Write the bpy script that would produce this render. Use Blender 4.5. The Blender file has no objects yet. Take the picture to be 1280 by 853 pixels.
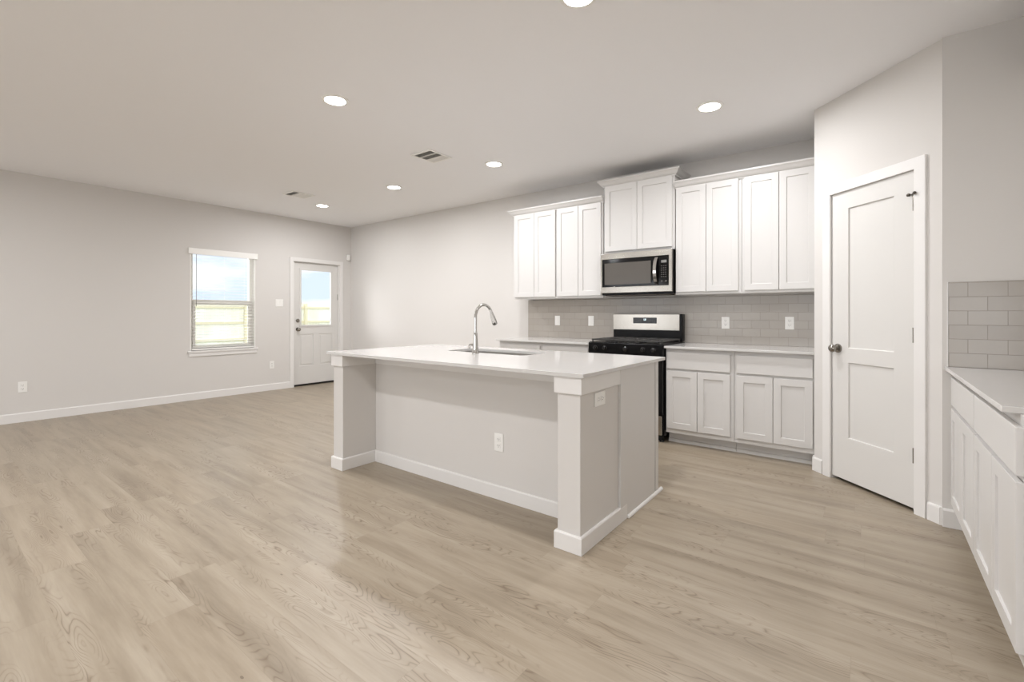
import bpy, bmesh, math, random
from mathutils import Matrix, Vector
random.seed(7)
S = bpy.context.scene
COL = S.collection

# ------------------------------------------------------------ camera
cd = bpy.data.cameras.new('camera'); cam = bpy.data.objects.new('camera', cd); COL.objects.link(cam)
cam.location = (0, 0, 1.19); cam.rotation_euler = (math.pi/2, 0, math.radians(37.4))
cd.sensor_width = 36; cd.lens = 583/1280*36; cd.shift_y = -34/1280; cd.clip_start = .02
S.camera = cam
S.view_settings.view_transform = 'Standard'; S.view_settings.look = 'None'
S.view_settings.exposure = 0.26; S.view_settings.gamma = 1; S.view_settings.use_curve_mapping = False

def s2l(c): return tuple(((v/255)/12.92 if v <= 10 else ((v/255+.055)/1.055)**2.4) for v in c)
def N(nt, kind, **kw):
    n = nt.nodes.new(kind)
    for k, v in kw.items():
        if hasattr(n, k): setattr(n, k, v)
    return n
def math_(nt, op, a, b=None, c=None):
    n = nt.nodes.new('ShaderNodeMath'); n.operation = op
    for i, v in enumerate((a, b, c)):
        if v is None: continue
        if isinstance(v, (int, float)): n.inputs[i].default_value = v
        else: nt.links.new(v, n.inputs[i])
    return n.outputs[0]
def mixc(nt, fac, a, b, bt='MIX'):
    n = nt.nodes.new('ShaderNodeMix'); n.data_type = 'RGBA'; n.blend_type = bt
    for sock, v in ((n.inputs[0], fac), (n.inputs[6], a), (n.inputs[7], b)):
        if isinstance(v, (int, float)): sock.default_value = v
        elif isinstance(v, tuple): sock.default_value = (*v[:3], 1)
        else: nt.links.new(v, sock)
    return n.outputs[2]
def ramp(nt, fac, stops):
    n = nt.nodes.new('ShaderNodeValToRGB'); e = n.color_ramp.elements
    e[0].position, e[0].color = stops[0][0], (*stops[0][1], 1)
    e[1].position, e[1].color = stops[1][0], (*stops[1][1], 1)
    for p, c in stops[2:]:
        x = e.new(p); x.color = (*c, 1)
    nt.links.new(fac, n.inputs[0]); return n.outputs[0]

# ------------------------------------------------------------ sky
W = bpy.data.worlds.new('sky'); S.world = W; W.use_nodes = True
nt = W.node_tree; nt.nodes.clear()
tc = N(nt, 'ShaderNodeTexCoord'); mp = N(nt, 'ShaderNodeMapping'); mp.inputs['Scale'].default_value = (1, 1, 3.2)
nt.links.new(tc.outputs['Generated'], mp.inputs[0])
nz = N(nt, 'ShaderNodeTexNoise'); nz.inputs['Scale'].default_value = 5.5; nz.inputs['Detail'].default_value = 6
nt.links.new(mp.outputs[0], nz.inputs['Vector'])
c = ramp(nt, nz.outputs['Fac'], [(.42, s2l((216, 232, 252))), (.60, (1.0, 1.0, 1.0))])
sx = N(nt, 'ShaderNodeSeparateXYZ'); nt.links.new(tc.outputs['Generated'], sx.inputs[0])     # sky brightened on the side away from view, to light the fence
mr = N(nt, 'ShaderNodeMapRange'); mr.interpolation_type = 'SMOOTHSTEP'
for k, v in (('From Min', -.3), ('From Max', .6), ('To Min', 1.0), ('To Max', 2.0)): mr.inputs[k].default_value = v
nt.links.new(sx.outputs[0], mr.inputs['Value'])
bg = N(nt, 'ShaderNodeBackground'); bg.inputs['Strength'].default_value = 1.0
nt.links.new(c, bg.inputs[0]); nt.links.new(mr.outputs[0], bg.inputs[1]); wo = N(nt, 'ShaderNodeOutputWorld'); nt.links.new(bg.outputs[0], wo.inputs[0])

# ------------------------------------------------------------ sun, and fill lamps added at the unseen windows behind
WARM = (.955, .965, 1.0)
def lamp(name, kind, loc, power, rot=(0, 0, 0), color=WARM, **kw):
    l = bpy.data.lights.new(name, kind); l.energy = power; l.color = color
    for k, v in kw.items(): setattr(l, k, v)
    o = bpy.data.objects.new(name, l); o.location = loc; o.rotation_euler = rot; COL.objects.link(o); return o
sd = Vector((.72, .52, -.20))
sun = lamp('sun', 'SUN', (-14, 0, 6), 8.0, color=(.98, .98, 1), angle=math.radians(62))
sun.rotation_euler = sd.to_track_quat('-Z', 'Y').to_euler()
FILL_TINT = (.95, .965, 1.0)
WINDOW_FILL = 20
for wx in (-5.9, -3.4, -.9, 1.9):
    lamp('window_fill', 'AREA', (wx, -5.10, 1.35), WINDOW_FILL, (math.radians(90), 0, 0), FILL_TINT, shape='RECTANGLE', size=1.9, size_y=1.7)  # fill lamps added just inside the unseen windows to brighten the room
DOWN = 17.5

# ------------------------------------------------------------ materials
def mat(name, col, rough=.5, metal=0, bump=0, bscale=200, spec=.5, emit=None, estr=0, coat=0, var=0):
    m = bpy.data.materials.new(name); m.use_nodes = True; nt = m.node_tree
    p = nt.nodes['Principled BSDF']; c = s2l(col)
    p.inputs['Base Color'].default_value = (*c, 1); p.inputs['Roughness'].default_value = rough
    p.inputs['Metallic'].default_value = metal; p.inputs['Specular IOR Level'].default_value = spec
    p.inputs['Coat Weight'].default_value = coat
    tc = N(nt, 'ShaderNodeTexCoord')
    nz = N(nt, 'ShaderNodeTexNoise'); nz.inputs['Scale'].default_value = bscale; nz.inputs['Detail'].default_value = 2
    nt.links.new(tc.outputs['Object'], nz.inputs['Vector'])
    if bump:
        b = N(nt, 'ShaderNodeBump'); b.inputs['Strength'].default_value = bump; b.inputs['Distance'].default_value = .001
        nt.links.new(nz.outputs['Fac'], b.inputs['Height']); nt.links.new(b.outputs[0], p.inputs['Normal'])
    if var:
        cc = mixc(nt, nz.outputs['Fac'], tuple(v*(1-var) for v in c), tuple(min(1, v*(1+var)) for v in c))
        nt.links.new(cc, p.inputs['Base Color'])
    if emit:
        p.inputs['Emission Color'].default_value = (*emit, 1); p.inputs['Emission Strength'].default_value = estr
    return m
M = {}
M['wall'] = mat('wall_paint', (215, 211, 206), .85, bump=.25, bscale=260, spec=.25)
M['ceiling'] = mat('ceiling_paint', (244, 243, 243), .9, bump=.35, bscale=200, spec=.2)
M['trim'] = mat('trim_white', (228, 225, 221), .38, bump=.03, bscale=60)
M['cab'] = mat('cabinet_white', (213, 210, 206), .36, bump=.03, bscale=50)
M['door'] = mat('door_white', (216, 213, 208), .42, bump=.05, bscale=90)
M['quartz'] = mat('white_quartz', (208, 205, 201), .10, var=.015, bscale=35)
M['plastic'] = mat('outlet_plastic', (240, 238, 233), .3, bump=.02)
M['slot'] = mat('outlet_slot', (70, 66, 62), .6)
M['black'] = mat('black_enamel', (14, 13, 13), .25, bump=.03, spec=.16)
M['iron'] = mat('cast_iron', (54, 52, 49), .38, bump=.5, bscale=400)
M['knob'] = mat('knob_black', (26, 25, 25), .14, spec=.6)
M['rubber'] = mat('black_rubber', (20, 20, 20), .7, bump=.2)
M['bglass'] = mat('black_glass', (12, 11, 11), .08, spec=.3)
M['mwglass'] = mat('smoked_glass', (92, 87, 81), .2, spec=.3)
M['chrome'] = mat('chrome', (205, 203, 200), .09, metal=1)
M['nickel'] = mat('satin_nickel', (150, 145, 138), .22, metal=1)
M['sinksteel'] = mat('sink_steel', (150, 147, 142), .33, metal=1, bump=.1)
M['dark'] = mat('duct_shade_grille', (88, 82, 76), .9, bump=.2)  # dark tone stands in for duct shade; also the microwave grille's colour
M['sweep'] = mat('door_sweep', (28, 24, 20), .7, bump=.2)
M['dkmetal'] = mat('dark_metal', (92, 86, 78), .4, metal=.6)
M['cream'] = mat('gap_strip_brown', (150, 128, 102), .6, bump=.2)
M['display'] = mat('display_digits', (200, 215, 220), .4, emit=(.8, .95, 1), estr=1.2)
M['key'] = mat('keypad_print', (96, 93, 90), .5)
M['lcd'] = mat('display_glass', (128, 126, 122), .3)
M['label'] = mat('sticker_paper', (205, 205, 200), .6)
M['lens'] = mat('lamp_lens', (250, 248, 240), .5, emit=(1, .97, .92), estr=14)
M['vinyl'] = mat('window_vinyl', (246, 244, 238), .4, bump=.02)
M['blind'] = mat('blind_slat', (247, 245, 240), .45, bump=.03)
M['wand'] = mat('blind_wand', (120, 116, 110), .4)
M['grass'] = mat('lawn', (118, 128, 82), .95, bump=1, bscale=60, var=.3)

def steel():
    m = bpy.data.materials.new('brushed_steel'); m.use_nodes = True; nt = m.node_tree; p = nt.nodes['Principled BSDF']
    p.inputs['Metallic'].default_value = 1; p.inputs['Roughness'].default_value = .21
    p.inputs['Base Color'].default_value = (*s2l((172, 167, 159)), 1)
    tc = N(nt, 'ShaderNodeTexCoord'); mp = N(nt, 'ShaderNodeMapping'); mp.inputs['Scale'].default_value = (3, 3, 900)
    nz = N(nt, 'ShaderNodeTexNoise'); nz.inputs['Scale'].default_value = 1; nz.inputs['Detail'].default_value = 3
    nt.links.new(tc.outputs['Object'], mp.inputs[0]); nt.links.new(mp.outputs[0], nz.inputs['Vector'])
    b = N(nt, 'ShaderNodeBump'); b.inputs['Strength'].default_value = .04; b.inputs['Distance'].default_value = .001
    nt.links.new(nz.outputs['Fac'], b.inputs['Height']); nt.links.new(b.outputs[0], p.inputs['Normal'])
    return m
M['steel'] = steel()

def glass():
    m = bpy.data.materials.new('window_glass'); m.use_nodes = True; nt = m.node_tree; nt.nodes.clear()
    t = N(nt, 'ShaderNodeBsdfTransparent'); g = N(nt, 'ShaderNodeBsdfGlossy'); g.inputs['Roughness'].default_value = .02
    f = N(nt, 'ShaderNodeFresnel'); f.inputs['IOR'].default_value = 1.35
    x = N(nt, 'ShaderNodeMixShader'); o = N(nt, 'ShaderNodeOutputMaterial')
    nt.links.new(f.outputs[0], x.inputs[0]); nt.links.new(t.outputs[0], x.inputs[1]); nt.links.new(g.outputs[0], x.inputs[2])
    nt.links.new(x.outputs[0], o.inputs[0]); return m
M['glass'] = glass()

def tile():
    m = bpy.data.materials.new('grey_subway_tile'); m.use_nodes = True; nt = m.node_tree; p = nt.nodes['Principled BSDF']
    tc = N(nt, 'ShaderNodeTexCoord'); sp = N(nt, 'ShaderNodeSeparateXYZ'); nt.links.new(tc.outputs['Object'], sp.inputs[0])
    cb = N(nt, 'ShaderNodeCombineXYZ')
    nt.links.new(sp.outputs[0], cb.inputs[0]); nt.links.new(sp.outputs[2], cb.inputs[1])
    br = N(nt, 'ShaderNodeTexBrick'); br.offset = .5
    for k, v in (('Scale', 1), ('Mortar Size', .0014), ('Mortar Smooth', .3), ('Bias', 0), ('Brick Width', .1525), ('Row Height', .0775)):
        br.inputs[k].default_value = v
    br.inputs['Color1'].default_value = (*s2l((176, 169, 160)), 1); br.inputs['Color2'].default_value = (*s2l((170, 163, 154)), 1)
    br.inputs['Mortar'].default_value = (*s2l((146, 139, 130)), 1)
    nt.links.new(cb.outputs[0], br.inputs['Vector']); nt.links.new(br.outputs['Color'], p.inputs['Base Color'])
    inv = math_(nt, 'SUBTRACT', 1, br.outputs['Fac'])
    nz = N(nt, 'ShaderNodeTexNoise'); nz.inputs['Scale'].default_value = 14; nt.links.new(tc.outputs['Object'], nz.inputs['Vector'])
    h = math_(nt, 'ADD', inv, math_(nt, 'MULTIPLY', nz.outputs['Fac'], .35))
    b = N(nt, 'ShaderNodeBump'); b.inputs['Strength'].default_value = .5; b.inputs['Distance'].default_value = .0015
    nt.links.new(h, b.inputs['Height']); nt.links.new(b.outputs[0], p.inputs['Normal'])
    r = math_(nt, 'ADD', math_(nt, 'MULTIPLY', br.outputs['Fac'], .5), .2); nt.links.new(r, p.inputs['Roughness'])
    return m
M['tile'] = tile()

def floor_mat():
    m = bpy.data.materials.new('oak_plank_floor'); m.use_nodes = True; nt = m.node_tree; p = nt.nodes['Principled BSDF']
    tc = N(nt, 'ShaderNodeTexCoord'); sp = N(nt, 'ShaderNodeSeparateXYZ'); nt.links.new(tc.outputs['Object'], sp.inputs[0])
    X, Y = sp.outputs[0], sp.outputs[1]
    PW, PL = .182, 1.22
    v = math_(nt, 'DIVIDE', Y, PW); row = math_(nt, 'FLOOR', v); fv = math_(nt, 'FRACT', v)
    wn = N(nt, 'ShaderNodeTexWhiteNoise'); wn.noise_dimensions = '1D'; nt.links.new(row, wn.inputs['W'])
    u = math_(nt, 'ADD', math_(nt, 'DIVIDE', X, PL), math_(nt, 'MULTIPLY', wn.outputs['Value'], 7.3))
    iu = math_(nt, 'FLOOR', u); fu = math_(nt, 'FRACT', u)
    cb = N(nt, 'ShaderNodeCombineXYZ'); nt.links.new(iu, cb.inputs[0]); nt.links.new(row, cb.inputs[1])
    wp = N(nt, 'ShaderNodeTexWhiteNoise'); wp.noise_dimensions = '2D'; nt.links.new(cb.outputs[0], wp.inputs['Vector'])
    pr = wp.outputs['Value']; sc = N(nt, 'ShaderNodeSeparateColor'); nt.links.new(wp.outputs['Color'], sc.inputs[0])
    def coords(sx, sy, off):
        c = N(nt, 'ShaderNodeCombineXYZ')
        nt.links.new(math_(nt, 'MULTIPLY', X, sx), c.inputs[0])
        nt.links.new(math_(nt, 'MULTIPLY', Y, sy), c.inputs[1])
        nt.links.new(math_(nt, 'MULTIPLY', off, 37.0), c.inputs[2]); return c.outputs[0]
    def noise(vec, scale, det, rough=.55, dist=0):
        n = N(nt, 'ShaderNodeTexNoise'); n.inputs['Scale'].default_value = scale; n.inputs['Detail'].default_value = det
        n.inputs['Roughness'].default_value = rough; n.inputs['Distortion'].default_value = dist
        nt.links.new(vec, n.inputs['Vector']); return n.outputs['Fac']
    broad = noise(coords(1.1, 11, pr), 1.0, 5, .6)                      # soft streaks
    fine = noise(coords(5, 120, pr), 1.0, 3, .6)                  # fibre
    # cathedral rings: contour lines of a stretched noise
    cn = noise(coords(2.3, 13.0, sc.outputs[0]), 1.0, 1.2, .45, .15)
    ring = math_(nt, 'ABSOLUTE', math_(nt, 'SINE', math_(nt, 'MULTIPLY', cn, 62)))
    line = math_(nt, 'POWER', math_(nt, 'SUBTRACT', 1, ring), 3.0)
    patch = N(nt, 'ShaderNodeMapRange'); patch.inputs['From Min'].default_value = .47; patch.inputs['From Max'].default_value = .62
    nt.links.new(noise(coords(1.3, 9.0, sc.outputs[1]), 1.0, 2), patch.inputs['Value'])
    brk = math_(nt, 'MULTIPLY', noise(coords(9, 45, pr), 1.0, 2), 1.15)
    cat = math_(nt, 'MULTIPLY', math_(nt, 'MULTIPLY', line, patch.outputs[0]), math_(nt, 'MULTIPLY', brk, 1.5))
    base = ramp(nt, broad, [(.28, s2l((139, 126, 108))), (.50, s2l((162, 149, 130))), (.74, s2l((177, 165, 147)))])
    base = mixc(nt, math_(nt, 'MULTIPLY', fine, .34), base, s2l((122, 109, 93)))
    tint = ramp(nt, pr, [(0, s2l((249, 248, 247))), (.5, (1, 1, 1)), (1, s2l((253, 251, 249)))])
    base = mixc(nt, 1.0, base, tint, 'MULTIPLY')
    base = mixc(nt, math_(nt, 'MINIMUM', math_(nt, 'MULTIPLY', cat, .95), .8), base, s2l((112, 96, 78)))
    # small dark knots, few
    vo = N(nt, 'ShaderNodeTexVoronoi'); vo.inputs['Scale'].default_value = 1.0
    nt.links.new(coords(2.2, 5, pr), vo.inputs['Vector'])
    kn = math_(nt, 'LESS_THAN', vo.outputs['Distance'], .022)
    base = mixc(nt, math_(nt, 'MULTIPLY', kn, .6), base, s2l((90, 74, 58)))
    # seams
    e1 = math_(nt, 'LESS_THAN', math_(nt, 'MINIMUM', fv, math_(nt, 'SUBTRACT', 1, fv)), .006)
    e2 = math_(nt, 'LESS_THAN', math_(nt, 'MINIMUM', fu, math_(nt, 'SUBTRACT', 1, fu)), .0012)
    seam = math_(nt, 'MAXIMUM', e1, e2)
    base = mixc(nt, math_(nt, 'MULTIPLY', seam, .14), base, s2l((110, 96, 80)))
    nt.links.new(base, p.inputs['Base Color'])
    p.inputs['Specular IOR Level'].default_value = .45
    rr = math_(nt, 'ADD', math_(nt, 'MULTIPLY', broad, .12), .30); nt.links.new(rr, p.inputs['Roughness'])
    h = math_(nt, 'SUBTRACT', math_(nt, 'MULTIPLY', fine, .5), math_(nt, 'ADD', math_(nt, 'MULTIPLY', cat, .4), seam))
    b = N(nt, 'ShaderNodeBump'); b.inputs['Strength'].default_value = .16; b.inputs['Distance'].default_value = .001
    nt.links.new(h, b.inputs['Height']); nt.links.new(b.outputs[0], p.inputs['Normal'])
    return m
M['floor'] = floor_mat()

def fence_mat():
    m = bpy.data.materials.new('fence_cedar'); m.use_nodes = True; nt = m.node_tree; p = nt.nodes['Principled BSDF']
    tc = N(nt, 'ShaderNodeTexCoord'); mp = N(nt, 'ShaderNodeMapping'); mp.inputs['Scale'].default_value = (1, 9, .6)
    nz = N(nt, 'ShaderNodeTexNoise'); nz.inputs['Scale'].default_value = 1.5; nz.inputs['Detail'].default_value = 3
    nt.links.new(tc.outputs['Object'], mp.inputs[0]); nt.links.new(mp.outputs[0], nz.inputs['Vector'])
    c = ramp(nt, nz.outputs['Fac'], [(.3, s2l((240, 235, 212))), (.7, s2l((252, 250, 238)))])
    nt.links.new(c, p.inputs['Base Color']); p.inputs['Roughness'].default_value = .8
    return m
M['fence'] = fence_mat()
M['rail'] = mat('fence_rail', (234, 223, 190), .8, bump=.3, bscale=20)

# ------------------------------------------------------------ mesh helpers
class MB:
    def __init__(s): s.bm = bmesh.new()
    def box(s, x0, x1, y0, y1, z0, z1, mx=None):
        v = [s.bm.verts.new((x, y, z)) for z in (z0, z1) for y in (y0, y1) for x in (x0, x1)]
        for f in ((0, 2, 3, 1), (4, 5, 7, 6), (0, 1, 5, 4), (2, 6, 7, 3), (0, 4, 6, 2), (1, 3, 7, 5)):
            s.bm.faces.new([v[i] for i in f])
        if mx is not None:
            for q in v: q.co = mx @ q.co
        return s
    def relief(s, w, h, t, rec=(), holes=(), slope=0.0):
        """slab w x h (x, z), front at y=0 facing -y, back at y=t; rec = panels sunk by d; holes = through."""
        xs = {0, w}; zs = {0, h}
        for r in list(rec)+list(holes): xs |= {r[0], r[1]}; zs |= {r[2], r[3]}
        xs = sorted(xs); zs = sorted(zs); nx, nz = len(xs)-1, len(zs)-1
        def cell(i, j):
            if i < 0 or j < 0 or i >= nx or j >= nz: return None
            cx, cz = (xs[i]+xs[i+1])/2, (zs[j]+zs[j+1])/2
            for r in holes:
                if r[0] < cx < r[1] and r[2] < cz < r[3]: return None
            for r in rec:
                if r[0] < cx < r[1] and r[2] < cz < r[3]: return r[4]
            return 0.0
        q = lambda *p: s.bm.faces.new([s.bm.verts.new(c) for c in p])
        for i in range(nx):
            for j in range(nz):
                d = cell(i, j)
                if d is None: continue
                x0, x1, z0, z1 = xs[i], xs[i+1], zs[j], zs[j+1]
                q((x0, d, z0), (x1, d, z0), (x1, d, z1), (x0, d, z1))
                q((x0, t, z0), (x0, t, z1), (x1, t, z1), (x1, t, z0))
                for di, dj, a, b in ((-1, 0, (x0, z1), (x0, z0)), (1, 0, (x1, z0), (x1, z1)), (0, -1, (x0, z0), (x1, z0)), (0, 1, (x1, z1), (x0, z1))):
                    e = cell(i+di, j+dj)
                    if e is None: q((a[0], d, a[1]), (a[0], t, a[1]), (b[0], t, b[1]), (b[0], d, b[1]))
                    elif e < d: q((a[0], d, a[1]), (b[0], d, b[1]), (b[0], e, b[1]), (a[0], e, a[1]))
        bmesh.ops.remove_doubles(s.bm, verts=s.bm.verts, dist=1e-5)
        bmesh.ops.recalc_face_normals(s.bm, faces=s.bm.faces)
        return s
    def lathe(s, prof, n=32, mx=None, cap=True):
        """prof = [(r, z)...] around z"""
        rings = []
        for r, z in prof:
            rings.append([s.bm.verts.new((r*math.cos(2*math.pi*k/n), r*math.sin(2*math.pi*k/n), z)) for k in range(n)])
        for a, b in zip(rings, rings[1:]):
            for k in range(n): s.bm.faces.new((a[k], a[(k+1) % n], b[(k+1) % n], b[k]))
        if cap:
            s.bm.faces.new(rings[0][::-1]); s.bm.faces.new(rings[-1])
        if mx is not None:
            for rg in rings:
                for v in rg: v.co = mx @ v.co
        return s
    def tube(s, pts, rad, n=14):
        pts = [Vector(p) for p in pts]; rs = rad if isinstance(rad, (list, tuple)) else [rad]*len(pts)
        up = None; rings = []
        for i, p in enumerate(pts):
            t = (pts[min(i+1, len(pts)-1)]-pts[max(i-1, 0)]).normalized()
            if up is None:
                up = t.cross(Vector((0, 0, 1)));
                if up.length < .1: up = t.cross(Vector((1, 0, 0)))
                up.normalize()
            else: up = (up - t*up.dot(t)).normalized()
            b = t.cross(up)
            rings.append([s.bm.verts.new(p + rs[i]*(math.cos(2*math.pi*k/n)*up+math.sin(2*math.pi*k/n)*b)) for k in range(n)])
        for a, b in zip(rings, rings[1:]):
            for k in range(n): s.bm.faces.new((a[k], a[(k+1) % n], b[(k+1) % n], b[k]))
        s.bm.faces.new(rings[0][::-1]); s.bm.faces.new(rings[-1]); return s
    def sweep(s, path, prof):
        """path: list of (x, y) mitred polyline; prof: list of (out, z), out to the left-hand normal reversed (right side of travel)"""
        P = [Vector(p) for p in path]; rings = []
        for i, p in enumerate(P):
            ds = []
            if i: ds.append((P[i]-P[i-1]).normalized())
            if i < len(P)-1: ds.append((P[i+1]-P[i]).normalized())
            ns = [Vector((d.y, -d.x)) for d in ds]
            n = sum(ns, Vector((0, 0))).normalized(); k = 1/max(.2, n.dot(ns[0]))
            rings.append([s.bm.verts.new((p.x+n.x*k*o, p.y+n.y*k*o, z)) for o, z in prof])
        m = len(prof)
        for a, b in zip(rings, rings[1:]):
            for k in range(m): s.bm.faces.new((a[k], a[(k+1) % m], b[(k+1) % m], b[k]))
        s.bm.faces.new(rings[0][::-1]); s.bm.faces.new(rings[-1])
        bmesh.ops.recalc_face_normals(s.bm, faces=s.bm.faces); return s
    def holed(s, outer, inner, z0, z1):
        def loop(pts, z): return [s.bm.verts.new((x, y, z)) for x, y in pts]
        for z in (z0, z1):
            es = []
            for L in (loop(outer, z), loop(inner, z)):
                es += [s.bm.edges.new((L[k], L[(k+1) % len(L)])) for k in range(len(L))]
            bmesh.ops.triangle_fill(s.bm, use_beauty=True, edges=es)
        for pts in (outer, inner):
            a, b = loop(pts, z0), loop(pts, z1)
            for k in range(len(a)): s.bm.faces.new((a[k], a[(k+1) % len(a)], b[(k+1) % len(a)], b[k]))
        bmesh.ops.remove_doubles(s.bm, verts=s.bm.verts, dist=1e-5)
        bmesh.ops.recalc_face_normals(s.bm, faces=s.bm.faces); return s
    def build(s, name, m, parent=None, loc=None, rotz=0, bevel=0, seg=2, smooth=False, solid=0):
        me = bpy.data.meshes.new(name); s.bm.normal_update(); s.bm.to_mesh(me); s.bm.free()
        o = bpy.data.objects.new(name, me); COL.objects.link(o)
        me.materials.append(M[m] if isinstance(m, str) else m)
        if parent: o.parent = parent
        if loc: o.location = loc
        if rotz: o.rotation_euler = (0, 0, rotz)
        if solid:
            sm = o.modifiers.new('thickness', 'SOLIDIFY'); sm.thickness = solid; sm.offset = 1
        if bevel:
            b = o.modifiers.new('bevel', 'BEVEL'); b.width = bevel; b.segments = seg; b.limit_method = 'ANGLE'; b.angle_limit = math.radians(35)
            b.harden_normals = False
        if smooth:
            for f in me.polygons: f.use_smooth = True
            e = o.modifiers.new('edges', 'EDGE_SPLIT') if smooth == 'split' else None
            if e: e.split_angle = math.radians(38)
        return o
def B(*a, mx=None): return MB().box(*a, mx=mx)
def tag(o, label, cat, group=None):
    o['label'] = label; o['category'] = cat
    if group: o['group'] = group
    return o
def thing(name, label, cat, loc=(0, 0, 0), rz=0, group=None):
    o = bpy.data.objects.new(name, None); COL.objects.link(o); o.empty_display_size = .1
    o.location = loc; o.rotation_euler = (0, 0, rz); return tag(o, label, cat, group)
def struct(o): o['kind'] = 'structure'; return o
def dup(root, loc, rz, label=None, group=None):
    r = root.copy(); COL.objects.link(r); r.location = loc; r.rotation_euler = (0, 0, rz)
    if label: r['label'] = label
    if group: r['group'] = group
    for ch in list(root.children):
        c = ch.copy(); COL.objects.link(c); c.parent = r
        for g in ch.children:
            d = g.copy(); COL.objects.link(d); d.parent = c
    return r
PI = math.pi
XL, YB, H = -7.39, 4.90, 2.74
XR, YF = 1.03, -5.20
XE, YE = 3.70, 1.20                          # room widened out of view so added lights reach the island's right side
RY = 3.545                                   # tiled wall right of the pantry
A0 = Vector((-.328, 4.218)); A1 = Vector((.328, RY+.017)); 

# ------------------------------------------------------------ room shell
struct(B(XL-.14, XE+.12, YF-.14, YB+.12, -.12, 0).build('floor', 'floor'))
struct(B(XL-.14, XE+.12, YF-.14, YB+.12, H, H+.12).build('ceiling', 'ceiling'))
# left wall: local x -> +Y, front faces +X
WIN = (2.40, 3.258, .672, 2.085); DR = (3.845, 4.672, 0, 2.045)
lh = [(WIN[0]-YF, WIN[1]-YF, WIN[2], WIN[3]), (DR[0]-YF, DR[1]-YF, -.0, DR[3])]
struct(MB().relief(YB-YF, H, .14, holes=lh).build('wall_left', 'wall', loc=(XL, YF, 0), rotz=PI/2))
struct(B(XL, XR, YB, YB+.12, 0, H).build('wall_back', 'wall'))
struct(B(XR, XR+.12, YE, YB, 0, H).build('wall_right', 'wall'))
struct(B(XR+.12, XE, YE, YE+.12, 0, H).build('wall_side', 'wall'))
struct(B(XE, XE+.12, YF, YE+.12, 0, H).build('wall_east', 'wall'))
# front wall behind the camera with large unseen windows, added to brighten the room
fh = [(XE+v-.98, XE+v+.98, .45, 2.25) for v in (-1.9, .9, 3.4, 5.9)]
struct(MB().relief(XE-XL, H, .14, holes=fh).build('wall_front', 'wall', loc=(XE, YF, 0), rotz=PI))
for n, wx in ((2, -5.9), (3, -3.4), (4, -.9), (5, 1.9)):
    w = struct(MB().relief(1.95, 1.79, .05, holes=[(.05, .95, .05, 1.74), (1.0, 1.90, .05, 1.74)]).build('window_%d' % n, 'vinyl', loc=(wx+.975, YF-.05, .455), rotz=PI))
    B(.05, 1.90, .02, .026, .05, 1.74).build('pane', 'glass', w)
# diagonal pantry wall: local x along A0->A1, front toward the kitchen
dv = (A1-A0); DL = dv.length; da = math.atan2(dv.y, dv.x)
POP = (.150, .786, 0, 2.062)
struct(MB().relief(DL, H, .115, holes=[POP]).build('wall_pantry', 'wall', loc=(A0.x, A0.y, 0), rotz=da))
struct(B(A0.x, A0.x+.1, A0.y+.02, YB, 0, H).build('wall_alcove', 'wall'))
struct(B(A1.x, XR, RY, RY+.10, 0, H).build('wall_corner', 'wall'))

# ------------------------------------------------------------ baseboards
BB = [(0, 0), (.014, 0), (.014, .092), (.010, .102), (0, .102)]
def base(name, path): return struct(MB().sweep(path, BB).build(name, 'trim', bevel=.0015))
base('baseboard_left', [(XL, YF+.02), (XL, DR[0]-.062)])
base('baseboard_back', [(XL+.0, YB), (-3.46, YB)])
base('baseboard_corner', [(A1.x, RY), (.43, RY)])
def dpt(t, off=0):
    u = dv.normalized(); return (A0.x+u.x*t+u.y*off, A0.y+u.y*t-u.x*off)
base('baseboard_pantry', [dpt(.855), (A1.x, A1.y), (A1.x, RY+.002)])
base('baseboard_alcove', [(A0.x, A0.y+.05), (A0.x, A0.y), dpt(.085)])

# ------------------------------------------------------------ pantry door (door_1)
pd = struct(MB().relief(.610, 2.030, .035, rec=[(.138, .472, .300, .825, .011), (.138, .472, .930, 1.905, .011)])
            .build('door_1', 'door', loc=(*dpt(.163, -.004), .022), rotz=da, bevel=.003))
j = MB()
for a in ((.150, .1605, .004, .11, 0, 2.062), (.7755, .786, .004, .11, 0, 2.062), (.1605, .7755, .004, .11, 2.0545, 2.062)):
    j.box(a[0]-.163, a[1]-.163, a[2], a[3], a[4]-.022+.0005, a[5]-.022)
j.build('jamb', 'trim', pd)
c = MB().relief(.755, 2.118, .018, holes=[(.0685, .6865, -.01, 2.050)])
co = c.build('casing', 'trim', pd, loc=(.092-.163, -.0185, -.0215), bevel=.003)
kb = MB(); R90 = Matrix.Translation((.052, 0, .922)) @ Matrix.Rotation(PI/2, 4, 'X')
kb.lathe([(.001, .066), (.018, .064), (.026, .056), (.0285, .046), (.026, .036), (.016, .028), (.011, .022), (.011, .010), (.030, .009), (.033, .004), (.033, 0)], mx=R90)
kb.build('door_knob', 'nickel', pd, smooth='split')
for z in (1.83, 1.04, .32):
    h = MB(); h.tube([(.608, -.008, z-.045), (.608, -.008, z+.045)], .0062); h.box(.600, .6165, -.004, -.001, z-.045, z+.045)
    h.build('hinge', 'nickel', pd, smooth='split')
ds = MB(); ds.tube([(.608, -.010, 1.878), (.608, -.010, 1.800)], .004)
ds.tube([(.585, -.016, 1.883), (.612, -.014, 1.880), (.632, -.030, 1.886)], .0045); ds.tube([(.578, -.018, 1.884), (.590, -.016, 1.882)], .009); ds.tube([(.622, -.024, 1.884), (.634, -.031, 1.886)], .008)
ds.build('hinge_stop', 'dkmetal', pd, smooth='split')
B(.0, .61, .10, .11, -.0215, -.002).build('gap_strip', 'cream', pd)  # solid brown strip closing the gap under the pantry door

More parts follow.
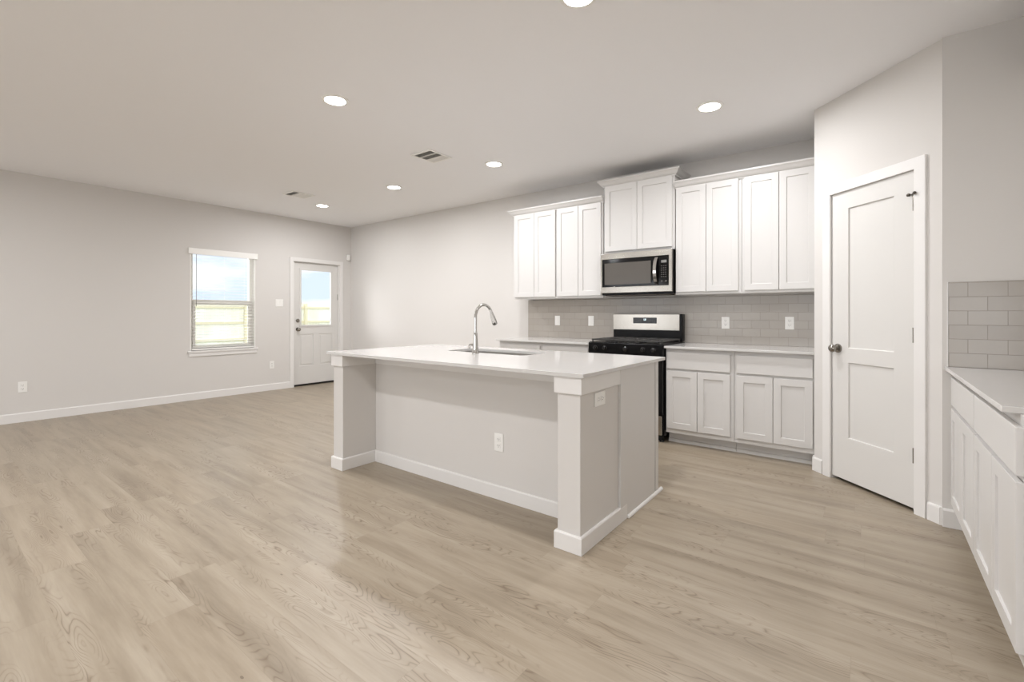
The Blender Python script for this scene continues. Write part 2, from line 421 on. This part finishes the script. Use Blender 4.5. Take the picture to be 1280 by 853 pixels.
# ------------------------------------------------------------ entry door (door_2)
ew = DR[1]-DR[0]-.03
ed = struct(MB().relief(ew, 2.005, .044, holes=[(.12, ew-.12, .965, 1.895)],
    rec=[(.105, .345, .30, .82, .008), (ew-.345, ew-.105, .30, .82, .008)]).build('door_2', 'door', loc=(XL-.035, DR[0]+.015, .03), rotz=PI/2, bevel=.003))
for x0, x1 in ((.13, .32), (ew-.32, ew-.13)):
    B(x0, x1, .001, .0085, .325, .795).build('raised_panel', 'door', ed, bevel=.004)
MB().relief(ew-.20, .97, .012, holes=[(.035, ew-.235, .035, .935)]).build('glass_frame', 'door', ed, loc=(.10, -.010, .945), bevel=.004)
B(.12, ew-.12, .018, .026, .965, 1.895).build('pane', 'glass', ed)
j = MB()
for a in ((-.015, -.003, 2.012), (ew+.003, ew+.015, 2.012)): j.box(a[0], a[1], -.033, .105, -.0295, a[2])
j.box(-.003, ew+.003, -.033, .105, 2.0075, 2.0145); j.build('jamb', 'trim', ed)
MB().relief(DR[1]-DR[0]+.124, 2.107, .018, holes=[(.062, DR[1]-DR[0]+.062, -.01, 2.045)]).build('casing', 'trim', ed, loc=(-.062-.015, -.0535, -.0295), bevel=.003)
B(.0, ew, -.004, .04, -.024, -.001).build('door_sweep', 'sweep', ed)
B(-.003, ew+.003, .0, .10, -.0295, -.0245).build('threshold', 'sweep', ed)
RX = Matrix.Translation((.075, -.0, .905)) @ Matrix.Rotation(PI/2, 4, 'X')
MB().lathe([(.001, .062), (.018, .060), (.027, .052), (.028, .042), (.024, .034), (.012, .026), (.012, .010), (.030, .008), (.033, .003), (.033, 0)], mx=RX).build('door_knob', 'nickel', ed, smooth='split')
RX = Matrix.Translation((.075, -.0, 1.048)) @ Matrix.Rotation(PI/2, 4, 'X')
k = MB().lathe([(.012, .020), (.026, .018), (.031, .010), (.031, 0)], mx=RX); k.box(.070, .080, -.034, -.018, 1.032, 1.064); k.build('deadbolt', 'nickel', ed, smooth='split')
B(ew-.006, ew+.002, -.002, .03, 1.40, 1.50).build('hinge', 'nickel', ed)

# ------------------------------------------------------------ window_1 in the left wall
ww = WIN[1]-WIN[0]; wh = WIN[3]-WIN[2]
MR = 1.345-WIN[2]
wn = struct(MB().relief(ww-.004, wh-.004, .055, holes=[(.055, ww-.059, .055, MR-.03), (.055, ww-.059, MR+.045, wh-.05)]).build('window_1', 'vinyl', loc=(XL-.080, WIN[0]+.002, WIN[2]+.002), rotz=PI/2, bevel=.002))
MB().relief(ww-.10, MR-.01, .018, holes=[(.035, ww-.135, .045, MR-.055)]).build('window_sash', 'vinyl', wn, loc=(.048, -.018, .03), bevel=.002)
B(.055, ww-.059, .026, .032, .055, wh-.05).build('pane', 'glass', wn)
B(-.0, ww-.004, -.078, .0, -.0005, .004).build('sill_board', 'trim', wn)
B(-.035, ww+.031, -.105, -.081, -.022, .004).build('window_stool', 'trim', wn, bevel=.004)
B(-.02, ww+.016, -.093, -.081, -.075, -.0225).build('window_apron', 'trim', wn, bevel=.003)

B(-.0015, .010, -.078, .0, .0045, wh-.005).build('lit_reveal', 'vinyl', wn)  # white board added to make the drywall reveal look daylit
B(ww-.014, ww-.0025, -.078, .0, .0045, wh-.005).build('lit_reveal', 'vinyl', wn)  # same added white board on the other side of the reveal
bl = thing('window_blind', 'white horizontal slat blind hanging open in the window left of the glazed door', 'blind', (XL-.030, WIN[0]+ww/2, WIN[3]), PI/2)
hw = ww/2-.018
B(-hw-.042, hw+.042, -.056, -.034, -.070, .012).build('valance', 'blind', bl, bevel=.004)
B(-hw, hw, -.030, .022, -.050, -.004).build('headrail', 'blind', bl, bevel=.002)
sl = MB(); nsl = 30; z0, z1 = -.075, -1.365
for i in range(nsl):
    z = z0+(z1-z0)*i/(nsl-1); mx = Matrix.Translation((0, 0, z)) @ Matrix.Rotation(math.radians(5), 4, 'X')
    sl.box(-hw, hw, -.0235, .0235, -.0013, .0013, mx=mx)
sl.build('slats', 'blind', bl)
B(-hw, hw, -.025, .025, -1.400, -1.380).build('bottom_rail', 'blind', bl, bevel=.003)
for x in (-.27, 0, .27):
    MB().tube([(x, -.025, -.05), (x, -.025, -1.385)], .0011, 6).build('ladder_cord', 'blind', bl)
MB().tube([(-hw+.055, -.036, -.06), (-hw+.055, -.036, -.79)], .0032, 8).build('tilt_wand', 'wand', bl)

# ------------------------------------------------------------ outside
struct(B(-60, XL-.16, -40, 60, -.35, -.15).build('ground', 'grass'))
struct(B(-7.60, -7.45, -16, -5.36, -.15, 2.9).build('wall_sun_screen', 'wall'))      # unseen wall added to block the sun from the back windows
fx = -19.5
fe = thing('yard_fence', 'pale wooden privacy fence standing across the yard behind the window', 'fence', (fx, 6, -.15), PI/2)
b = MB(); x = -16
while x < 16:
    b.box(x, x+.138, 0, .018, .02, 1.83+random.uniform(-.006, .006)); x += .145
b.build('boards', 'fence', fe)
for z in (.30, .95, 1.56): B(-16, 16, -.04, -.002, z, z+.09).build('rail', 'rail', fe)
for k in range(13): B(-15+k*2.45, -14.9+k*2.45, -.14, -.042, 0, 1.78).build('post', 'rail', fe)

# ------------------------------------------------------------ cabinets
def shaker(w, h, st=.055, t=.019, d=.009): return MB().relief(w, h, t, rec=[(st, w-st, st, h-st, d)])
def base_cabinet(label, loc, rz, w, group=None, m0=.018, m1=.018, doors=2, end=False, top=.875):
    t = thing('base_cabinet', label, 'cabinet', loc, rz, group)
    D = .61
    bx = MB(); g = .0015
    if end:   # open-topped box so the bare end shows under the short countertop
        bx.box(g, w-g, -D+.02, -.004, .10, .60); bx.box(g, .018, -D+.02, -.004, .60, top); bx.box(w-.018, w-g, -D+.02, -.004, .60, top)
        bx.box(.018, w-.018, -.022, -.004, .60, top)
    else: bx.box(g, w-g, -D+.02, -.004, .10, top-.0005)
    bx.build('carcass', 'cab', t)
    zt = top-.0005
    MB().relief(w-2*g, zt-.10, .0195, holes=[(m0+.012, w-m1-.012, .585, zt-.10-.038), (m0+.012, w-m1-.012, .045, .56)] if end else []).build('face_frame', 'cab', t, loc=(g, -D, .10), bevel=.001)
    tk = MB().box(g, w-g, -D+.085, -D+.10, 0, .0995); tk.box(g, w-g, -D+.072, -D+.0849, 0, .03); tk.build('toe_kick', 'cab', t)
    B(m0, w-m1, -D-.020, -D-.001, .690, .840).build('drawer_front', 'cab', t, bevel=.002)
    dw = (w-m0-m1-.004*(doors-1))/doors
    for k in range(doors):
        shaker(dw, .527).build('door', 'cab', t, loc=(m0+k*(dw+.004), -D-.020, .143), bevel=.0018)
    return t
def wall_cabinet(label, loc, rz, w, z0, z1, group=None, m0=.018, m1=.018, D=.315):
    t = thing('wall_cabinet', label, 'cabinet', loc, rz, group); g = .0012
    bx = MB().box(g, w-g, -D+.02, -.003, z0+.018, z1); bx.build('carcass', 'cab', t)
    MB().relief(w-2*g, z1-z0, .0195).build('face_frame', 'cab', t, loc=(g, -D, z0), bevel=.001)
    dw = (w-m0-m1-.004)/2
    for k in range(2):
        shaker(dw, z1-z0-.030).build('door', 'cab', t, loc=(m0+k*(dw+.004), -D-.020, z0+.025), bevel=.0018)
    return t
CR = [(0, 0), (.010, 0), (.012, .012), (.020, .016), (.030, .026), (.042, .044), (.050, .052), (.056, .056), (.056, .070), (0, .070)]
def crown(label, path, z):
    o = MB().sweep(path, [(a, b+z) for a, b in CR]).build('crown_molding', 'cab', bevel=.0008)
    return tag(o, label, 'molding')
YK = YB-.0005
# right of the range
base_cabinet('white base cabinet beside the range, drawer over two doors', (-1.488, YK, 0), 0, .583, m0=.012, m1=.030)
base_cabinet('white base cabinet between the range-side cabinet and the pantry wall', (-.905, YK, 0), 0, .575, m0=.020, m1=.012)
# left of the range
base_cabinet('white base cabinet left of the range, drawer front just above the island top', (-2.862, YK, 0), 0, .600, m0=.018, m1=.022)
base_cabinet('white base cabinet at the far left end of the kitchen run', (-3.462, YK, 0), 0, .600)
wall_cabinet('leftmost white wall cabinet above the tile end', (-3.477, YK, 0), 0, .620, 1.365, 2.395, m0=.025, m1=.010)
wall_cabinet('white wall cabinet just left of the microwave', (-2.857, YK, 0), 0, .590, 1.365, 2.395, m0=.014, m1=.022)
wall_cabinet('short raised white wall cabinet above the microwave', (-2.258, YK, 0), 0, .757, 1.826, 2.545, m0=.018, m1=.025)
wall_cabinet('white wall cabinet just right of the microwave', (-1.496, YK, 0), 0, .590, 1.375, 2.415, m0=.010, m1=.025)
wall_cabinet('white wall cabinet touching the pantry wall', (-.906, YK, 0), 0, .575, 1.375, 2.415, m0=.025, m1=.010)
yf = YB-.316
crown('white crown molding along the two left wall cabinets', [(-3.478, YB-.002), (-3.478, yf), (-2.262, yf)], 2.385)
crown('white crown molding topping the raised microwave cabinet', [(-2.259, YB-.002), (-2.259, yf), (-1.500, yf), (-1.500, YB-.002)], 2.540)
crown('white crown molding over the wall cabinets right of the microwave', [(-1.496, yf), (-.332, yf)], 2.403)

# right-hand run under the window side wall; local x -> -Y, front -> -X
XW = XR-.0005
RW = XR-.36-.02-.61                                        # keep the door faces at x=.36
rz = -PI/2; X0 = .38+.61
base_cabinet('white base cabinet at the right tucked against the tiled wall', (X0, RY-.005, 0), rz, .733, m0=.030, m1=.006)
base_cabinet('nearest white base cabinet at the right picture edge, bare end showing', (X0, RY-.739, 0), rz, .733, m0=.006, m1=.012, end=True)
wall_cabinet('white wall cabinet on the right side wall at the picture edge', (XR-.0005, RY-.004, 0), rz, .72, 1.365, 2.395)
wall_cabinet('white wall cabinet beyond the right picture edge beside the edge one', (XR-.0005, RY-.726, 0), rz, .72, 1.365, 2.395)
crown('white crown molding on the right side wall cabinet, tip at the picture edge', [(XR-.318, RY-.003), (XR-.318, RY-1.44)], 2.385)

# countertops
def slab(label, x0, x1, y0, y1): return tag(B(x0, x1, y0, y1, .8755, .8955).build('countertop', 'quartz', bevel=.002), label, 'countertop')
slab('white quartz countertop between the range and the pantry wall', -1.487, -.3295, YB-.665, YB-.001)
slab('white quartz countertop left of the range under the left wall cabinets', -3.475, -2.2625, YB-.665, YB-.001)
slab('white quartz countertop at the right edge below the large grey tiles', .338, XR-.001, 2.135, RY-.001)
# backsplashes
def splash(label, x0, x1, yw, z1, ox):
    o = B(x0-ox, x1-ox, 0, .009, 0, z1-.896).build('tile_backsplash', 'tile', loc=(ox, yw-.0095, .896)); return tag(o, label, 'backsplash')
splash('grey glossy subway tile backsplash behind the range', -3.477, -.3295, YB, 1.3635, -3.40)
splash('grey subway tile backsplash at the right edge above the side countertop', .352, XR-.32, RY, 1.366, .431-.1525)
tag(B(.3475, .3515, RY-.011, RY-.0005, .896, 1.3675).build('tile_edge_strip', 'trim'), 'thin white edge strip ending the tiles right of the pantry door', 'trim strip')

# ------------------------------------------------------------ island
isl = thing('kitchen_island', 'large island with grey drywall pillars and knee wall, white base trim', 'kitchen island', (-2.21, 2.58, 0))
def I(x0, x1, y0, y1, z0, z1): return B(x0+2.21, x1+2.21, y0-2.58, y1-2.58, z0, z1)
IX0, IX1 = -3.295, -1.130
PY = 2.033
I(-3.17, -1.262, 2.33, 2.46, 0, .8745).build('knee_wall', 'wall', isl)
for x0, x1 in ((IX0, -3.172), (-1.262, IX1)):
    p = I(x0, x1, PY, 2.474, 0, .8745).build('pillar', 'wall', isl, bevel=.004)
def ring(path, prof, name, m, par):
    return MB().sweep([(a+2.21, b-2.58) for a, b in path], prof).build(name, m, par, bevel=.0015)
capp = [(0, .790), (.013, .790), (.013, .8742), (0, .8742)]
basp = [(0, 0), (.014, 0), (.014, .082), (.010, .090), (0, .090)]
ring([(IX0, 2.474), (IX0, PY), (-3.172, PY), (-3.172, 2.33), (-1.262, 2.33), (-1.262, PY), (IX1, PY), (IX1, 2.474)], capp, 'cap_trim', 'trim', isl)
ring([(IX0, 3.008), (IX0, PY), (-3.172, PY), (-3.172, 2.33), (-1.262, 2.33), (-1.262, PY), (IX1, PY), (IX1, 2.565)], basp, 'baseboard', 'trim', isl)
ring([(IX1+.0135, 2.567), (IX1+.0135, 3.130)], [(-.004, 0), (.012, 0), (.010, .010), (.004, .017), (-.004, .019)], 'shoe_molding', 'trim', isl)
I(IX1-.004, IX1+.0135, 2.476, 3.008, .002, .8742).build('end_panel', 'cab', isl, bevel=.0015)
I(IX0-.0135, IX0+.004, 2.476, 3.008, .092, .8742).build('end_panel', 'cab', isl, bevel=.0015)
# cabinet box, hollow at the sink
SX0, SX1, SY0, SY1 = -2.70, -1.93, 2.655, 2.975
for a in ((IX0+.005, SX0-.06, 2.462, 3.009, .10, .8742), (SX1+.06, IX1-.005, 2.462, 3.009, .10, .8742), (SX0-.06, SX1+.06, 2.462, 3.009, .10, .60),
          (IX0+.005, IX1-.005, 2.462, 2.93, 0, .0995)):
    B(a[0]+2.21, a[1]+2.21, a[2]-2.58, a[3]-2.58, a[4], a[5]).build('cabinet_box', 'cab', isl)
I(IX0+.003, IX1-.016, 3.010, 3.052, .10, .8742).build('face_frame', 'cab', isl, bevel=.001)
nd = 6; dw = (IX1-IX0-.03)/nd
for k in range(nd):
    shaker(dw-.006, .70).build('door', 'cab', isl, loc=(IX1-.015-k*dw+2.21, 3.073-2.58, .135), rotz=PI, bevel=.0018)
I(IX1-.012, IX1+.0135, 3.020, 3.072, .02, .8742).build('corner_stile', 'cab', isl, bevel=.001)

def rrect(x0, x1, y0, y1, r, n=6):
    pts = []
    for cx, cy, a0 in ((x1-r, y1-r, 0), (x0+r, y1-r, 90), (x0+r, y0+r, 180), (x1-r, y0+r, 270)):
        for k in range(n+1):
            a = math.radians(a0+90*k/n); pts.append((cx+r*math.cos(a), cy+r*math.sin(a)))
    return pts
top = MB().holed(rrect(-3.36, -1.10, 2.008, 3.160, .006, 3), rrect(SX0, SX1, SY0, SY1, .05), .8755, .8955).build('island_countertop', 'quartz', bevel=.0018)
tag(top, 'white polished quartz slab on top of the island', 'countertop')
# sink
sk = thing('kitchen_sink', 'stainless steel undermount sink set in the island top', 'sink', ((SX0+SX1)/2, (SY0+SY1)/2, .8745))
bm_ = MB(); loops = []
cx, cy = (SX0+SX1)/2, (SY0+SY1)/2
for e, r, z in ((.018, .06, -.0005), (.004, .052, -.0005), (.002, .052, -.01), (-.004, .055, -.19), (-.03, .05, -.212)):
    loops.append([bm_.bm.verts.new((x-cx, y-cy, z)) for x, y in rrect(SX0-e, SX1+e, SY0-e, SY1+e, r)])
for a, b in zip(loops, loops[1:]):
    for k in range(len(a)): bm_.bm.faces.new((a[k], b[k], b[(k+1) % len(a)], a[(k+1) % len(a)]))
bm_.bm.faces.new(loops[-1])
bm_.build('basin', 'sinksteel', sk, smooth='split')
MB().lathe([(.045, -.2115), (.045, -.2095), (.030, -.2095), (.026, -.2112)]).build('drain', 'chrome', sk, smooth='split')
# faucet
FX, FY = -2.318, 2.585
fa = thing('kitchen_faucet', 'tall chrome gooseneck pull-down faucet standing on the island', 'faucet', (FX, FY, .8958))
MB().lathe([(.027, 0), (.027, .004), (.024, .010), (.021, .03), (.019, .06), (.0165, .11), (.0145, .15), (.0135, .155)]).build('body', 'chrome', fa, smooth='split')
pts = [(0, 0, .15), (0, 0, .255)]
for k in range(1, 15):
    a = math.radians(180-k*11.4); pts.append((0, .095+.095*math.cos(a), .268+.095*math.sin(a)))
MB().tube(pts, .0112, 18).build('gooseneck', 'chrome', fa, smooth='split')
e = Vector(pts[-1]); d = (e-Vector(pts[-2])).normalized()
q = [e-d*.005, e+d*.012, e+d*.03, e+d*.07, e+d*.095, e+d*.10]
MB().tube(q, [.0125, .015, .018, .0205, .0205, .017], 18).build('spray_head', 'chrome', fa, smooth='split')
MB().tube([(-.014, 0, .055), (-.036, 0, .062), (-.052, 0, .060), (-.062, 0, .048), (-.064, 0, .034)], [.012, .011, .010, .009, .008], 12).build('lever', 'chrome', fa, smooth='split')

# ------------------------------------------------------------ range
rg = thing('gas_range', 'stainless and black freestanding gas range between the base cabinets', 'range', (-2.255, YB-.012, 0))
RWD = .757
B(0.004, RWD, -.615, -.006, .055, .898).build('body', 'black', rg, bevel=.004)
pr = MB().box(.002, RWD+.001, -.668, -.616, .795, .905)
pr.build('control_panel', 'black', rg, bevel=.006)
for x in (.085, .185, .40, .575, .675):
    mx = Matrix.Translation((x, -.669, .852)) @ Matrix.Rotation(PI/2, 4, 'X')
    k = MB().lathe([(.023, 0), (.023, .006), (.018, .010), (.017, .030), (.014, .033)], 24, mx=mx); k.box(x-.004, x+.004, -.706, -.700, .835, .869)
    k.build('knob', 'knob', rg, smooth='split')
dr = B(.006, RWD-.003, -.655, -.617, .255, .788).build('oven_door', 'bglass', rg, bevel=.004)
hd = MB().tube([(.06, -.700, .742), (.70, -.700, .742)], .011)
for x in (.08, .68): hd.tube([(x, -.656, .742), (x, -.700, .742)], .008)
hd.build('handle', 'steel', dr, smooth='split')
B(.15, .61, -.6565, -.6552, .36, .66).build('oven_window', 'bglass', dr)
lb = MB()
for z0, z1 in ((.365, .388), (.394, .412), (.42, .436), (.445, .49)): lb.box(.664, .700, -.6562, -.6554, z0, z1)
lb.build('sticker', 'label', dr)
dw_ = B(.006, RWD-.010, -.655, -.617, .070, .248).build('drawer', 'steel', rg, bevel=.004)
for x in (.03, RWD-.03):
    for y in (-.59, -.06): MB().lathe([(.022, 0), (.022, .015), (.012, .02), (.012, .056)], 16, mx=Matrix.Translation((x, y, 0))).build('foot', 'rubber', rg, smooth='split')
B(.03, RWD-.02, -.60, -.585, .012, .056).build('base_skirt', 'rubber', rg)
ct = B(.0, RWD+.003, -.640, -.085, .8985, .909).build('cooktop', 'black', rg, bevel=.003)
for bx_, by_, r in ((.16, -.50, .045), (.16, -.22, .038), (.38, -.36, .05), (.60, -.50, .05), (.60, -.22, .038)):
    MB().lathe([(r, 0), (r, .010), (r*.8, .011), (r*.8, .018), (r*.7, .02)], 24, mx=Matrix.Translation((bx_, by_, .9092))).build('burner', 'iron', rg, smooth='split')
for gx0, gx1 in ((.02, .262), (.264, .496), (.498, .742)):
    g = MB(); zt = .938
    for y in (-.625, -.365, -.11): g.box(gx0, gx1, y-.007, y+.007, zt-.014, zt)
    for x in (gx0+.007, (gx0+gx1)/2, gx1-.007): g.box(x-.006, x+.006, -.625, -.11, zt-.013, zt-.001)
    for y in (-.50, -.24): g.box(gx0, gx1, y-.005, y+.005, zt-.012, zt-.002)
    for x in (gx0+.008, gx1-.008):
        for y in (-.62, -.115): g.box(x-.007, x+.007, y-.007, y+.007, .9092, zt-.005)
    g.build('grate', 'iron', rg, bevel=.002)
bgd = B(0, RWD, -.084, -.004, .909, 1.188).build('backguard', 'black', rg, bevel=.008)
st = B(.002, RWD-.028, -.090, -.0845, 1.018, 1.186).build('steel_fascia', 'steel', rg, bevel=.003)
dp = B(.235, .493, -.0935, -.0905, 1.088, 1.150).build('display_panel', 'bglass', rg, bevel=.001)
dg = MB()
for x in (.355, .368): dg.box(x, x+.003, -.0945, -.0937, 1.121, 1.139); dg.box(x+.003, x+.010, -.0945, -.0937, 1.121, 1.125); 
dg.box(.375, .378, -.0945, -.0937, 1.121, 1.139)
dg.build('clock_digits', 'display', dp)
for i in range(4):
    for zz in (1.100, 1.118):
        B(.250+i*.022, .258+i*.022, -.0943, -.0937, zz, zz+.005).build('key_legend', 'key', dp); B(.405+i*.020, .412+i*.020, -.0943, -.0937, zz, zz+.005).build('key_legend', 'key', dp)

# ------------------------------------------------------------ microwave
mw = thing('microwave', 'stainless over-the-range microwave hanging under the raised cabinet', 'microwave', (-2.257, YB-.012, 1.385))
mwW = .754
B(.002, mwW, -.360, -.004, .0, .4365).build('body', 'black', mw, bevel=.003)
MB().relief(mwW, .412, .028, holes=[(.018, .722, .062, .352)]).build('steel_front', 'steel', mw, loc=(0, -.389, .022), bevel=.003)
md = B(.0185, .618, -.386, -.362, .0845, .3735).build('door', 'bglass', mw, bevel=.002)
MB().relief(.50, .225, .002, rec=[(.012, .488, .012, .213, .001)]).build('window', 'mwglass', md, loc=(.045, -.3885, .108))
hp = [(.602-.006*math.sin(PI*k/10), -.388-.040*math.sin(PI*k/10)**.6 if 0 < k < 10 else -.384, .092+.270*k/10) for k in range(11)]
hb = MB()
rings = []
for i, p in enumerate(hp):
    p = Vector(p); rings.append([hb.bm.verts.new(p+Vector((sx*.016, sy*.006, 0))) for sx, sy in ((-1, -1), (1, -1), (1, 1), (-1, 1))])
for a, b2 in zip(rings, rings[1:]):
    for k in range(4): hb.bm.faces.new((a[k], a[(k+1) % 4], b2[(k+1) % 4], b2[k]))
hb.bm.faces.new(rings[0][::-1]); hb.bm.faces.new(rings[-1])
hb.build('handle', 'chrome', md, bevel=.002)
cp = B(.620, .7215, -.3845, -.362, .0845, .3735).build('control_panel', 'bglass', mw, bevel=.001)
B(.648, .700, -.3855, -.3847, .305, .330).build('display', 'lcd', cp)
for r_ in range(6):
    for c_ in range(3): B(.647+c_*.020, .658+c_*.020, -.3855, -.3847, .165+r_*.021, .172+r_*.021).build('key', 'key', cp)
for a in (.645, .686): B(a, a+.017, -.3855, -.3847, .118, .132).build('key', 'key', cp)
B(.04, .71, -.355, -.18, -.008, -.0005).build('vent_grille', 'dark', mw)

# ------------------------------------------------------------ outlets and switches (local front -y)
def outlet(label, loc, rz, kind='outlet', w=.072, h=.116, horizontal=False, cat='outlet'):
    t = thing('wall_outlet' if kind == 'outlet' else 'light_switch', label, cat, loc, rz)
    if horizontal: w, h = h, w
    B(-w/2, w/2, -.006, -.0005, -h/2, h/2).build('cover_plate', 'plastic', t, bevel=.002)
    if kind == 'outlet':
        for s_ in (-1, 1):
            cx_, cz_ = (s_*.020, 0) if horizontal else (0, s_*.020)
            f = B(cx_-.0165, cx_+.0165, -.0085, -.0062, cz_-.0145, cz_+.0145).build('receptacle', 'plastic', t, bevel=.003)
            sl_ = MB()
            if horizontal: sl_.box(cx_-.005, cx_+.004, -.0088, -.0086, cz_-.0075, cz_-.005); sl_.box(cx_-.005, cx_+.004, -.0088, -.0086, cz_+.005, cz_+.0075); sl_.box(cx_+.008, cx_+.012, -.0088, -.0086, -.002, .002)
            else: sl_.box(cx_-.0075, cx_-.005, -.0088, -.0086, cz_-.003, cz_+.006); sl_.box(cx_+.005, cx_+.0075, -.0088, -.0086, cz_-.003, cz_+.006); sl_.box(-.002, .002, -.0088, -.0086, cz_-.011, cz_-.007)
            sl_.build('slots', 'slot', f)
    else:
        n = max(1, round(w/.06)) if w > .09 else 1
        for k in range(n):
            cx_ = (k-(n-1)/2)*.046; B(cx_-.016, cx_+.016, -.009, -.0062, -.033, .033).build('rocker', 'plastic', t, bevel=.002)
    return t
yt = YB-.0098
outlet('white switch plate on the grey tiles under the leftmost wall cabinets', (-3.034, yt, 1.108), 0, 'switch', cat='switch')
outlet('white switch plate on the grey tiles just left of the range', (-2.574, yt, 1.108), 0, 'switch', cat='switch')
outlet('white outlet on the grey tiles nearest the right side of the range', (-1.110, yt, 1.103), 0)
outlet('white outlet on the grey tiles nearest the pantry wall', (-.569, yt, 1.106), 0)
outlet('white outlet low on the island knee wall under the countertop', (-1.885, 2.33, .365), 0)
outlet('white sideways outlet high on the right face of the island pillar', (IX1, 2.238, .742), PI/2, horizontal=True)
outlet('white outlet low on the far wall left of the window', (XL, .805, .385), PI/2)
outlet('white outlet low on the far wall between window and entry door', (XL, 3.500, .395), PI/2)
outlet('white double switch plate between the window and the entry door', (XL, 3.616, 1.362), PI/2, 'switch', w=.120, cat='switch')
ms = thing('motion_sensor', 'small white motion sensor high in the corner right of the entry door', 'sensor', (XL, 4.83, 2.19), PI/2)
B(-.030, .030, -.045, -.0005, -.05, .05).build('housing', 'plastic', ms, bevel=.012, seg=3)
B(-.020, .020, -.048, -.0455, -.035, .0).build('lens', 'blind', ms, bevel=.001)

# ------------------------------------------------------------ ceiling fixtures
def downlight(label, x, y):
    t = thing('recessed_light', label, 'ceiling light', (x, y, H))
    MB().lathe([(.072, -.0005), (.096, -.0005), (.094, -.006), (.074, -.008)], 40, cap=False).build('trim_ring', 'plastic', t, smooth='split')
    MB().lathe([(.0735, -.001), (.0735, -.0062), (.060, -.0068)], 40).build('lens', 'lens', t, smooth='split')
    l = lamp('bulb', 'AREA', (0, 0, -.012), DOWN, shape='DISK', size=.13, spread=math.radians(178)); l.parent = t
    return t
downlight('round recessed ceiling light nearest the entry door', -6.204, 3.651)
downlight('round recessed ceiling light second from the entry door', -4.605, 3.651)
downlight('round recessed ceiling light just right of the nearer air vent', -3.075, 3.715)
downlight('round recessed ceiling light closest to the pantry wall', -.943, 3.665)
downlight('round recessed ceiling light over the left half of the island', -3.069, 1.906)
downlight('round recessed ceiling light cut by the top picture edge', -1.120, 2.000)
for x, y, s_ in ((-3.07, .15, 'left'), (-1.12, .15, 'right')):
    downlight('round recessed ceiling light out of view above the camera, %s one' % s_, x, y)
for x, y, s_ in ((-5.6, -.25, 'middle of the living area'), (-5.6, -3.0, 'back of the living area'), (-2.2, -2.4, 'back of the kitchen'), (2.3, -.5, 'right of the side cabinets'), (1.9, -2.4, 'far right of the room')):  # ceiling lights added out of view to lift the room's brightness
    downlight('added unseen round ceiling light for brightness at the %s' % s_, x, y)

def vent(label, x, y, dark):
    t = thing('ceiling_vent', label, 'air vent', (x, y, H))
    w, d = .27, .30
    MB().relief(w, d, .006, holes=[(.022, w-.022, .022+k*.088, .022+k*.088+.078) for k in range(3)]).build('frame', 'plastic', t)
    fr = t.children[0]; fr.matrix_local = Matrix.Translation((-w/2, d/2, -.007)) @ Matrix.Rotation(PI/2, 4, 'X')
    B(-w/2+.01, w/2-.01, -d/2+.01, d/2-.01, -.0009, -.0004).build('duct_shade', 'dark', t)  # thin dark sheet, its colour stands in for shade inside the duct
    for k in range(3):
        y0 = -d/2+.024+k*.088
        for i in range(5):
            ang = {0: 38, 1: 38, 2: -42}[k] if dark == 2 else {0: 38, 1: -42, 2: -42}[k]
            mx = Matrix.Translation((0, y0+.008+i*.0145, -.0045)) @ Matrix.Rotation(math.radians(ang), 4, 'X')
            B(-w/2+.022, w/2-.022, -.0062, .0062, -.0004, .0004, mx=mx).build('louver', 'plastic', t)
    return t
vent('nearer square ceiling air vent with two dark louver bands', -3.410, 3.160, 2)
vent('distant square ceiling air vent beside the light nearest the entry door', -5.875, 3.130, 1)
